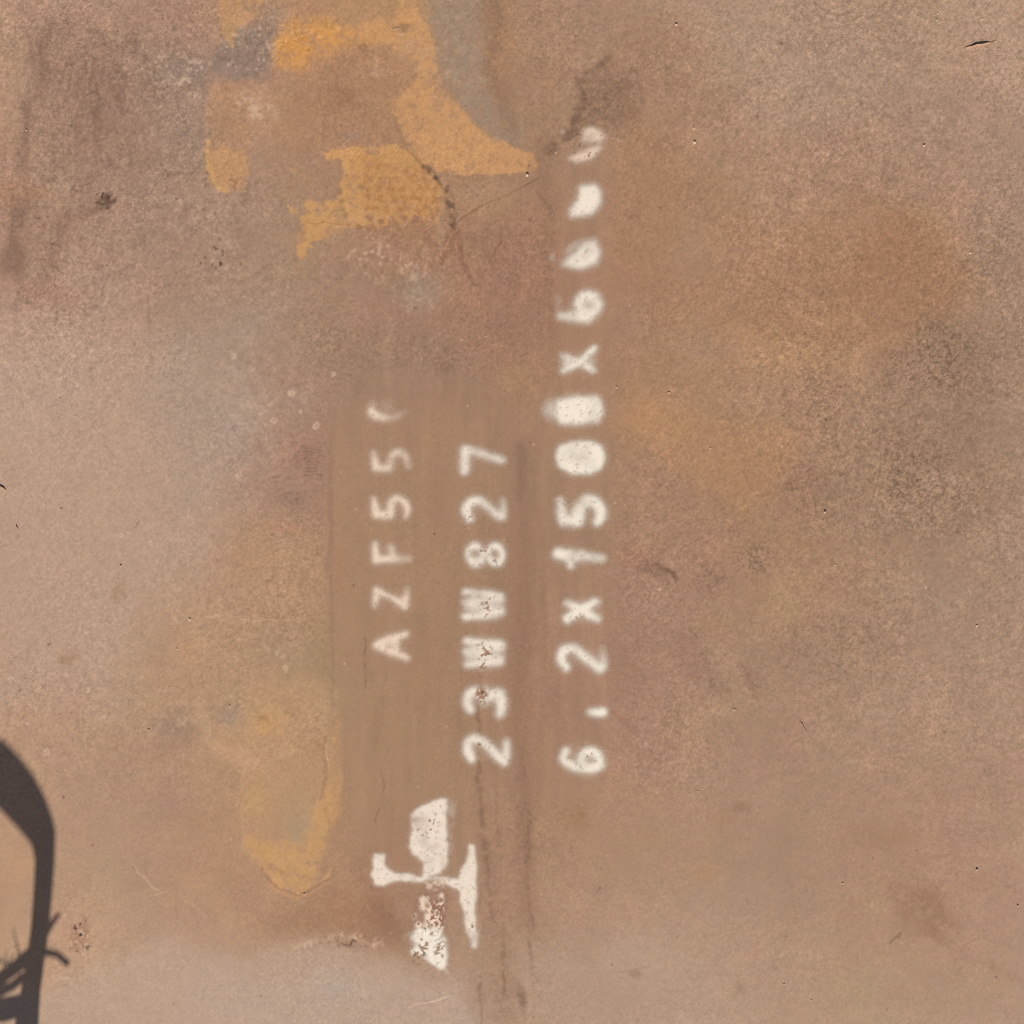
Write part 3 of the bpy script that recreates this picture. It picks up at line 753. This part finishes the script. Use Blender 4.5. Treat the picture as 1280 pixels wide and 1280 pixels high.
def film(name, marks, mat, label=None, thick=0.00012, holes=None, soft_noise=0.10, rough=0.10, spray=1.5, haze_k=0.36):
    acc = np.zeros(UU.shape, np.float32)
    for (sl, m), a in marks:
        if a >= 0: acc[sl] = np.maximum(acc[sl], m * a)
        else: acc[sl] *= (1 + a * m)
    acc = np.clip(acc * (1.22 if mat is ROSE else 1.0) * (1 + soft_noise * NM), 0, 1)
    acc = np.clip(acc + rough * TE * 4 * acc * (1 - acc), 0, 1)
    rr, cc_ = np.nonzero(acc > 0.01)
    wsl = (slice(max(rr.min() - 16, 0), rr.max() + 17), slice(max(cc_.min() - 16, 0), cc_.max() + 17))
    sub = acc[wsl]
    out = 1 - (1 - gauss(sub, spray)) * (1 - haze_k * gauss(sub, 6.0))
    acc = np.zeros_like(acc); acc[wsl] = np.clip(out, 0, 1)
    if holes:
        for (sl, m), k_ in holes:
            acc[sl] *= 1 - m * sstep(.25, .85, NFF[sl] * .62 + .42 * NM[sl] + k_)
    acc = acc * (1 - .30 * sstep(.9, 2.2, NFF))
    on = acc > 0.035
    cell = on[:-1, :-1] | on[1:, :-1] | on[:-1, 1:] | on[1:, 1:]
    r, c = np.nonzero(cell)
    q = np.stack([idx[r + 1, c], idx[r + 1, c + 1], idx[r, c + 1], idx[r, c]], -1)
    use, inv = np.unique(q, return_inverse=True)
    vv = verts[use].copy(); vv[:, 2] += thick
    m_ = quad_mesh(name, vv, inv.reshape(q.shape))
    float_attr(m_, "cover", acc.ravel()[use])
    o = link(name, m_, mat, plate)
    if label: o["label"] = label
    return o

def chaikin(a):
    q = [a[0]]
    for i in range(len(a) - 1): q += [a[i] * .75 + a[i + 1] * .25, a[i] * .25 + a[i + 1] * .75]
    return np.array(q + [a[-1]])
def ln(p, w, s=2.2, f=None):
    n = len(p)
    a = np.column_stack([np.array(p, float), np.broadcast_to(np.asarray(w, float), (n,)) + 1.2, np.ones(n) if f is None else np.array(f, float)])
    cut = [0]
    for i in range(1, n - 1):          # keep sharp corners, round the rest
        d1_, d2_ = a[i, :2] - a[i - 1, :2], a[i + 1, :2] - a[i, :2]
        if d1_ @ d2_ < 0.30 * np.linalg.norm(d1_) * np.linalg.norm(d2_): cut.append(i)
    cut.append(n - 1)
    acc_sl, acc_m = None, np.zeros(UU.shape, np.float32)
    for i, j in zip(cut[:-1], cut[1:]):
        b = a[i:j + 1]
        if len(b) > 2: b = chaikin(chaikin(b))
        sl, m = m_line(b[:, :2], b[:, 2], s * 1.45, 4, b[:, 3])
        acc_m[sl] = np.maximum(acc_m[sl], m)
    sl = win(a[:, 0].min(), a[:, 1].min(), a[:, 0].max(), a[:, 1].max(), 26)
    return sl, acc_m[sl]
def haze(p, w): return (m_line(p, w, 6, 1), .22)

# size line, read upwards: 6,2X1500X6 and three half-filled zeros
film("stencil_digit", [(m_blob(707.5,939,7,8,.5,4),.9),(ln([(704,946),(706,953),(718,959),(738,962),(751,956)],[7,9,10,10,9]),1),(m_blob(738,948,19,17,.3,4),1),(m_blob(738,949,13,6.5,.8,4),-.85),(m_blob(730,950,34,30,.8,4),.10)], WHITE, "white stencilled digit 6 at the start of the size line", holes=[(m_blob(733,945,20,16,.8,4),-.75)])
film("stencil_comma", [(ln([(735,889.5),(742,889.5),(755,890)],[7,9,9.5],1.6,[.25,.9,1]),1)], WHITE, "white stencilled comma")
film("stencil_digit", [(ln([(709,834),(701,823),(705,812),(717,810),(730,820),(749,836),(754,832),(752.5,811)],[8,10,11,11,11,11,8,6],2.5,[1,1,1,1,.9,.95,.8,.45]),1)], WHITE, "white stencilled digit 2 above the comma")
film("stencil_letter", [(ln([(708,753),(727,762),(747,773)],[7,10,8],2.2,[.85,1,.85]),1),(ln([(709,774),(727,762),(746,751)],[10,10,8],2.2,[1,1,.75]),1)], WHITE, "white stencilled letter X after the 2", holes=[(m_blob(720,769,9,6,.8,4),-.6)])
film("stencil_digit", [(ln([(699,692),(722,695),(753,697)],[13,11,9],2.8,[1,.9,.65]),1),(ln([(711,696),(713,705)],[10,8],2.2),.9)], WHITE, "white stencilled digit 1")
film("stencil_digit", [(ln([(700,626),(702,640),(704,652)],[8,11,11],2.2,[.8,.9,1]),1),(ln([(704,651),(722,650),(724,633),(735,624),(749,631),(752,642),(747,652)],[11,14,14,14,13,12,10],2.5),1)], WHITE, "white stencilled digit 5 in the size line")
film("stencil_digit", [(m_poly([(694,572),(699,558),(714,552),(738,552),(752,558),(757,571),(752,586),(738,592),(714,592),(699,585)],1,4),1),(m_blob(727,571,17,8,1,4),-.30)], WHITE, "white stencilled zero, filled-in oval, lower of two blots")
film("stencil_digit", [(m_poly([(697,500),(712,496),(745,496),(753,503),(754,518),(748,529),(720,531),(700,529),(694,516)],4.5,4),1),(m_blob(690,512,16,20,1,4),.5)], WHITE, "white stencilled zero, filled-in square-ended blot below the second X")
film("stencil_letter", [(ln([(744,434),(726,452),(704,463)],[5,6,6],1.6,[1,.95,.7]),1),(ln([(703,443),(726,453),(742,463)],[5,6,5],1.6,[.6,.95,.95]),1),(m_poly([(701,441),(714,446),(720,453),(712,463),(701,465)],5,4),.5),(m_poly([(728,452),(743,436),(743,464)],5,4),.28)], WHITE, "thin smeared white stencilled letter X")
film("stencil_digit", [(m_blob(735.5,381,22,22,.45,4),.95),(m_blob(735.5,382,14,11,.9,4),-.7),(ln([(700,395),(715,395),(735,396)],[7,11,12],3,[.5,.85,1]),.95),(m_blob(697,375,9,14,1,4),.16)], CREAM, "blurred white stencilled digit 6 after the second X")
film("stencil_digit", [(m_poly([(731,300),(744,299),(750,313),(746,329),(724,335),(702,332),(708,323),(720,314)],4.5,4),1),(m_poly([(704,318),(722,308),(732,300),(720,300),(708,308)],1,4),.25),(m_blob(690,322,5,7,.9,4),.35)], CREAM, "smeared white stencilled zero, blob tapering to the left", holes=[(m_blob(712,325,14,10,.8,4),-.3)])
film("stencil_digit", [(m_poly([(726,232),(744,229),(751,240),(751,254),(742,267),(714,271),(712,263),(722,251)],4.5,4),1)], CREAM, "smeared white stencilled zero, half-moon blob")
film("stencil_digit", [(m_poly([(726,175),(730,163),(738,158),(750,163),(757,172),(748,177),(726,179)],2.5,4),.75),(m_poly([(708,198),(724,190),(750,180),(753,185),(740,198),(720,203)],2.5,4),.72),(m_blob(703,166,6,5,1,4,-40),.45),(m_line([(722,184),(740,180),(755,176)],2,1,4),-.6),(m_line([(726,172),(745,168)],1.5,1,4),-.4)], ROSE, "worn white stencilled zero at the top, half rubbed away", holes=[(m_blob(732,180,32,26,.6,4),-.25)])

# plate number, read upwards: 23WW827
film("stencil_digit", [(ln([(590,948),(584,937),(586,926),(595,922),(607,930),(621,945),(630,952),(633,940),(633,926)],[9,10,10,10,10,10,10,8,7],2,[1,1,1,1,1,1,1,.9,.7]),1)], CREAM, "cream stencilled digit 2 at the bottom of the plate number", holes=[(m_blob(600,926,8,11,.7,4),.05)])
film("stencil_digit", [(ln([(593,864),(585,869),(583,880),(589,887)],[10,11,12,8],2.2),1),(ln([(612,874),(614,868),(624,866),(628,878),(625,893)],[9,10,11,12,9],2.5,[.8,.9,.9,1,.9]),1),(m_poly([(594,858),(611,858),(613,876),(604,884),(596,874)],3,4),.8)], CREAM, "cream stencilled digit 3 with a rust-flaked middle", holes=[(m_blob(603,869,11,16,.5,4),.3)])
def wmark(u0, v0, u1, v1):
    h = v1 - v0
    return [(m_poly([(u0,v0),(u1-3,v0+3),(u1,v0+h*.3),(u1,v1-4),(u1-8,v1-1),(u0,v1)],2.5,4),.72),
            (ln([(u0+2,v0+3.5),(u1-4,v0+h*.24)],7.5,2),1),(ln([(u0+1,v0+h*.45),(u1-3,v0+h*.32)],6,2),.9),(ln([(u0+1,v0+h*.50),(u1-4,v0+h*.68)],6,2),.9),(ln([(u0+2,v1-3.5),(u1-5,v1-h*.22)],8,2),1),
            (m_line([(u0-3,v0+h*.27),(u0+22,v0+h*.27)],[5,2],2,4,[1,.2]),-.7),(m_line([(u0-3,v0+h*.75),(u0+22,v0+h*.77)],[5,2],2,4,[1,.2]),-.7),(m_line([(u1+3,v0+h*.5),(u1-22,v0+h*.5)],[5,2],2,4,[1,.2]),-.7)]
film("stencil_letter", wmark(581,797,631,834), CREAM, "cream stencilled letter W, lower of two", holes=[(m_blob(606,817,18,20,.8,4),-.25),(m_blob(604,832,9,6,.7,4),.3)])
film("stencil_letter", wmark(580,737,630,774), CREAM, "cream stencilled letter W, upper of two", holes=[(m_blob(607,756,9,20,.6,4),0.0)])
film("stencil_digit", [(m_blob(594,694,15,18,.28,4),.95),(m_blob(594,693,9.5,7,.6,4),-.9),(m_blob(620,694,14.5,18,.28,4),.95),(m_blob(619,693,9.5,8.5,.6,4),-.95),(m_line([(607,680),(607,708)],2.4,1.2,4),-.35)], CREAM, "cream stencilled digit 8", holes=[(m_blob(606,698,22,16,.6,4),-.35)])
film("stencil_digit", [(ln([(588,649),(583,638),(586,629),(597,624),(609,632),(622,645),(628,646),(630,636),(629,625)],[8,10,10,9,9,9,9,7,5],2.4,[1,1,1,.95,.85,.85,.85,.7,.4]),.95)], CREAM, "cream stencilled digit 2 below the 7", holes=[(m_blob(587,647,7,8,.8,4),-.5)])
film("stencil_digit", [(ln([(580,589),(581,575),(581,563)],[9,10,11],2.2),1),(ln([(582,562),(594,565),(612,571),(628,576)],[10,8,8,8],2.4,[1,.9,.75,.8]),1)], CREAM, "cream stencilled digit 7 at the top of the plate number", holes=[(m_blob(586,566,8,9,.8,4),-.45)])

# order number, read upwards: AZF55C
film("stencil_letter", [(ln([(470,806),(488,799),(508,792)],[7,8,6],2.2,[.9,1,.9]),.95),(ln([(470,807),(490,814),(509,822)],[7,8,6],2.2,[.9,1,.95]),.95),(ln([(494,797),(494,815)],7,2.2),.85),(m_poly([(475,806),(494,799),(494,813)],2,4),.25)], ROSE, "pinkish cream stencilled letter A")
film("stencil_letter", [(ln([(468,757),(470,748),(470,737)],[5,8,7],2.2,[.7,.9,.9]),.9),(ln([(470,738),(489,747),(507,757)],[6,6.5,6],2.2,[.9,.85,.9]),.9),(ln([(507,757),(508,746),(509,736)],[7,6,5],2.2,[1,.85,.6]),.9)], ROSE, "pinkish cream stencilled letter Z", holes=[(m_blob(469,752,5,8,.8,4),-.3)])
film("stencil_letter", [(ln([(469,681),(470,690),(470,700)],[6,8,8],2.2,[.8,1,1]),.95),(ln([(470,699),(490,699),(512,699)],[8,7,6],2.5,[1,.85,.45]),.95),(ln([(490,683),(491,698)],[6,7],2.4,[.7,.85]),.9)], ROSE, "pinkish cream stencilled letter F")
film("stencil_digit", [(ln([(467,624),(469,634),(470,643),(487,644),(488,628),(497,621),(508,629),(511,638),(507,645)],[5,8,8,8,7,7,7,6,5],1.9,[.75,.9,1,1,.8,.85,.95,.95,.8]),.95)], ROSE, "pinkish cream stencilled digit 5 above the F")
film("stencil_digit", [(ln([(467,566),(469,577),(470,585),(487,585),(488,571),(497,564),(507,569),(510,584)],[5,8,8,7,7,7,7,6],2.4,[.7,.8,.85,.7,.6,.65,.65,.45]),.95)], ROSE, "faint pinkish stencilled digit 5 below the C")
film("stencil_letter", [(ln([(467,503),(463,512),(471,521),(486,522),(500,518),(508,512)],[6,9,9,7,6,5],3,[.5,.85,.95,.65,.3,.1]),.9),(m_blob(485,505,16,14,1,4),.16)], ROSE, "faded pinkish stencilled letter C")

# white paint patch shaped like a cross-bar with a stem
film("paint_patch", [
  (m_poly([(512,1019),(519,1012),(530,1007),(559,1000),(560,1076),(550,1091),(530,1096),(526,1079),(516,1067),(512,1056)],2.2,1),.95),
  (m_poly([(556,1000),(568,1004),(566,1060),(556,1084)],6,1),.22),
  (m_poly([(464,1067),(480,1067),(482,1078),(494,1089),(512,1092),(530,1097),(528,1103),(507,1102),(492,1100),(481,1106),(470,1104),(464,1091),(467,1082)],1.4,1),.97),
  (m_poly([(587,1056),(594,1057),(596,1091),(596,1157),(595,1186),(589,1183),(583,1166),(578,1126),(575,1113),(556,1103),(545,1100),(556,1098),(573,1096),(580,1078),(584,1067)],1.6,1),.97),
  (m_line([(526,1098),(545,1099),(566,1100)],5,2,1),.75),
  (m_line([(545,1092),(552,1086),(560,1080)],3,2,1),-.4)], PATCH, "cream paint patch like a cross with a broad stem", rough=.22, spray=1.0, haze_k=.2, holes=[(m_blob(536,1032,18,20,.8,1),-.25),(m_blob(522,1045,10,14,.8,1),-.5),(m_blob(590,1065,6,12,.8,1),-.6),(m_blob(592,1160,4,12,.7,1),.1)])
film("paint_patch", [(m_poly([(514,1166),(524,1160),(536,1158),(551,1162),(558,1180),(561,1200),(558,1216),(548,1213),(538,1205),(530,1198),(514,1192)],4,1),1),(m_blob(511,1172,12,9,1,1),.5)], WHITE, "flaking white paint at the foot of the cross", thick=.00034, rough=.3, spray=.8, haze_k=.2, holes=[(m_blob(535,1162,28,10,.8,1),.55),(m_blob(526,1182,16,24,.6,1),.05),(m_blob(521,1200,9,12,.6,1),.8),(m_blob(550,1188,8,20,.8,1),-.15)])
film("paint_patch", [(m_poly([(531,1104),(556,1102),(557,1164),(540,1166),(520,1168),(515,1130)],5,1),.5)], ROSE, "rust-stained pink paint between the cross and the white foot", thick=.00023, rough=.5, spray=.8, haze_k=.1, holes=[(m_blob(536,1136,34,40,.4,1),.18)])

# ------------------------------------------------------------------ grit and slivers stuck to the face
g = G("crusted_grit")
GRIT = g.set(Base_Color=g.mix(g.noise(900, 2), rgba((226,204,180)), rgba((180,146,118))), Roughness=.85, Specular_IOR_Level=.2)
g = G("dark_burr")
BURR = g.set(Base_Color=g.mix(g.noise(500, 2), rgba((150,112,88)), rgba((206,168,140))), Roughness=.8, Specular_IOR_Level=.2)

def nub_mesh(name, seed, mat):
    r = random.Random(seed); n, k_ = 7, 3
    vs_, qs = [], []
    for j in range(k_):
        h = (0, .55, .9)[j]; q = (1, .85, .45)[j]
        for i in range(n):
            a = 2 * math.pi * i / n; rr = q * r.uniform(.75, 1.15)
            vs_.append((rr * math.cos(a), rr * math.sin(a), h * r.uniform(.85, 1.1)))
    vs_.append((0, 0, 1.02))
    fs = [(j * n + i, j * n + (i + 1) % n, (j + 1) * n + (i + 1) % n, (j + 1) * n + i) for j in range(k_ - 1) for i in range(n)]
    fs += [((k_ - 1) * n + i, (k_ - 1) * n + (i + 1) % n, len(vs_) - 1) for i in range(n)]
    m_ = bpy.data.meshes.new(name); m_.from_pydata(vs_, [], fs); m_.materials.append(mat)
    return m_
NUBS = [nub_mesh("grit_speck", i, GRIT) for i in range(3)]
rnd = random.Random(3)
for i, (u, v, r, h) in enumerate([(659,219,2.4,3.2),(845,31,2.0,3.4),(868,178,2.6,3.0),(867,160,1.4,1.8),(1155,182,2.0,2.6),(1213,316,1.8,1.2),(1031,640,1.8,3.4),(1221,1087,2.0,3.2),(151,707,1.4,2.8),(1228,24,1.5,1.6),(1172,17,1.3,1.6),(1053,1104,1.5,1.6),(1171,25,1.3,1.4),(1044,706,1.2,1.4),(771,484,1.3,1.8),(836,491,1.5,2.6),(888,560,1.2,1.4),(1272,1132,1.4,2.2),(980,1230,1.2,1.2),(1014,1250,1.1,1.4),(608,420,1.1,1.4),(33,163,1.3,2.0),(660,1113,1.2,1.4),(1221,782,1.8,1.6),(237,774,1.8,1.8),(221,811,1.3,1.4),(287,882,1.2,1.6),(186,912,1.3,1.6),(380,1117,1.4,2.0),(47,1038,1.6,1.2),(918,887,1.6,1.4),(873,989,1.3,1.2)]):
    o = bpy.data.objects.new("grit_speck", NUBS[i % 3]); col.objects.link(o); o.parent = plate
    o.location = (X(u), Y(v), TOP); o.rotation_euler = (0, 0, rnd.uniform(0, 6))
    o.scale = (r * S, r * S * .9, h * S)

def ridge(name, pts, w, h, label):
    """a thin raised burr along pts: triangular section, tapering at both ends"""
    vs_, fs = [], []
    n = len(pts)
    for i, (u, v) in enumerate(pts):
        a = pts[max(i - 1, 0)]; b = pts[min(i + 1, n - 1)]
        dx, dy = b[0] - a[0], b[1] - a[1]; l = math.hypot(dx, dy); nx, ny = -dy / l, dx / l
        k_ = max(.15, min(1, 2.2 * i / (n - 1), 2.2 * (n - 1 - i) / (n - 1)))
        vs_ += [(X(u + nx * w * k_), Y(v + ny * w * k_), TOP), (X(u), Y(v), TOP + h * k_ * S), (X(u - nx * w * k_), Y(v - ny * w * k_), TOP)]
    for i in range(n - 1):
        q = 3 * i
        fs += [(q, q + 3, q + 4, q + 1), (q + 1, q + 4, q + 5, q + 2)]
    m_ = bpy.data.meshes.new(name); m_.from_pydata(vs_, [], fs)
    o = link(name, m_, BURR, plate); o["label"] = label
    return o
ridge("metal_burr", [(1203,61),(1208,59),(1214,58.5),(1220,56.5),(1227,56),(1233,54),(1239,53.5),(1246,50)], 1.7, 5.0, "thin raised sliver of metal near the top right corner")
ridge("metal_burr", [(1000,902),(1003,905),(1005,910),(1009,915)], 1.2, 2.6, "short raised crack below the mottled right side")
ridge("metal_burr", [(-3,605),(1,608),(5,610),(8,613)], 1.6, 4.0, "dark raised burr on the left edge of the view")
ridge("metal_burr", [(20,655),(21,658),(23,661)], 1.0, 2.4, "tiny raised burr left of the lettering")
ridge("metal_burr", [(169,661),(172,655),(175,650)], 1.0, 1.6, "pale raised scratch left of the lettering")
ridge("metal_burr", [(489,38),(494,36),(500,35)], 1.2, 2.0, "short raised crack in the ochre bloom")

# ------------------------------------------------------------------ unseen shadow caster past the near edge, its form made up to fit the shadow
g = G("caster_iron")
IRON = g.set(Base_Color=g.mix(g.noise(60, 4), (.05,.04,.035,1), (.13,.085,.06,1)), Roughness=.7, Metallic=.3)
CT = 1 / math.tan(math.radians(SUN_EL)); SX, SY = math.sin(math.radians(SUN_AZ)) * CT, math.cos(math.radians(SUN_AZ)) * CT
HOOK_Y = Y(1280) - 0.30
def lift(u, v, y=HOOK_Y):
    """point of the upright plane y whose sun shadow on the plate is at (u, v)"""
    z = (Y(v) - y) / SY
    return (X(u) - z * SX, y, TOP + z)

def tube(name, pts, rad, mat, parent, n=12, flat=0.8):
    vs_, fs = [], []
    for i, p in enumerate(pts):
        a = pts[max(i - 1, 0)]; b = pts[min(i + 1, len(pts) - 1)]
        t = np.array(b) - np.array(a); t = t / np.linalg.norm(t)
        e2_ = np.array((0, 1.0, 0)); e1_ = np.cross(t, e2_); e1_ /= np.linalg.norm(e1_); e2_ = np.cross(e1_, t)
        for j in range(n):
            w_ = 2 * math.pi * j / n
            q = np.array(p) + rad[i] * (math.cos(w_) * e1_ + flat * math.sin(w_) * e2_)
            vs_.append(tuple(q))
    for i in range(len(pts) - 1):
        for j in range(n):
            fs.append((i * n + j, i * n + (j + 1) % n, (i + 1) * n + (j + 1) % n, (i + 1) * n + j))
    fs.append(tuple(range(n - 1, -1, -1))); fs.append(tuple((len(pts) - 1) * n + j for j in range(n)))
    m_ = bpy.data.meshes.new(name); m_.from_pydata(vs_, [], fs)
    for p in m_.polygons: p.use_smooth = True
    return link(name, m_, mat, parent)

hook = bpy.data.objects.new("shadow_caster", None); col.objects.link(hook)
tag(hook, "dark hooked iron bar with wire tufts standing beyond the plate's near edge", "shadow caster")
foot = lift(16, 1280 + 0.306 / S)
shaft = [(-4,1690),(8,1600),(18,1500),(24,1400),(31,1300),(38,1240),(45,1195),(50,1160),(54,1110),(56,1075)]
rads = [12,12,12.5,13,16,12.5,11.5,11.5,12,12.5]
bow = [(55,1058),(53,1044),(47,1030),(38,1014),(24,994),(8,975),(-10,958),(-34,946),(-62,944),(-86,958),(-100,985),(-104,1020),(-98,1060)]
brad = [14,17,20,23,26,28,29.5,29,26,22,18,14,9]
pts3 = [lift(u, v) for u, v in shaft + bow]
pts3[0] = (pts3[0][0], pts3[0][1], -.01)
tube("bar", pts3, [r * S for r in rads + brad], IRON, hook, 14, .7)  # unseen stem and bow, traced back from the shadow outline
for p, r in [([(58,1165),(64,1155),(69,1148),(74,1142)],[4,3.6,3.2,2.6]),([(54,1190),(63,1191),(72,1193),(79,1199),(85,1204)],[4.5,4,3.8,3.8,4]),
             ([(38,1192),(28,1202),(14,1214),(2,1222),(-14,1232)],[7,8,7,7,6]),([(30,1220),(16,1232),(2,1238),(-16,1240)],[5,5,6,7]),([(34,1250),(20,1258),(4,1262),(-14,1262)],[8,12,13,11]),
             ([(26,1200),(22,1185),(19,1172),(17,1160)],[1.4,1.2,.9,.6]),([(6,1214),(12,1202),(18,1192)],[1.2,1,.7]),([(0,1222),(6,1206),(8,1190)],[1.3,1,.6]),([(-10,1226),(-4,1210),(2,1196)],[1.4,1.1,.7]),([(20,1206),(8,1204),(-6,1198)],[1.6,1.2,.8])]:
    tube("caster_spur", [lift(u, v, HOOK_Y + .004) for u, v in p], [q * S for q in r], IRON, hook, 7, .8)  # added spurs, shaped only for the shadow's ragged edge
# move the caster's origin to its foot
for ch_ in hook.children: ch_.location = (-foot[0], -foot[1], 0)
hook.location = (foot[0], foot[1], 0)
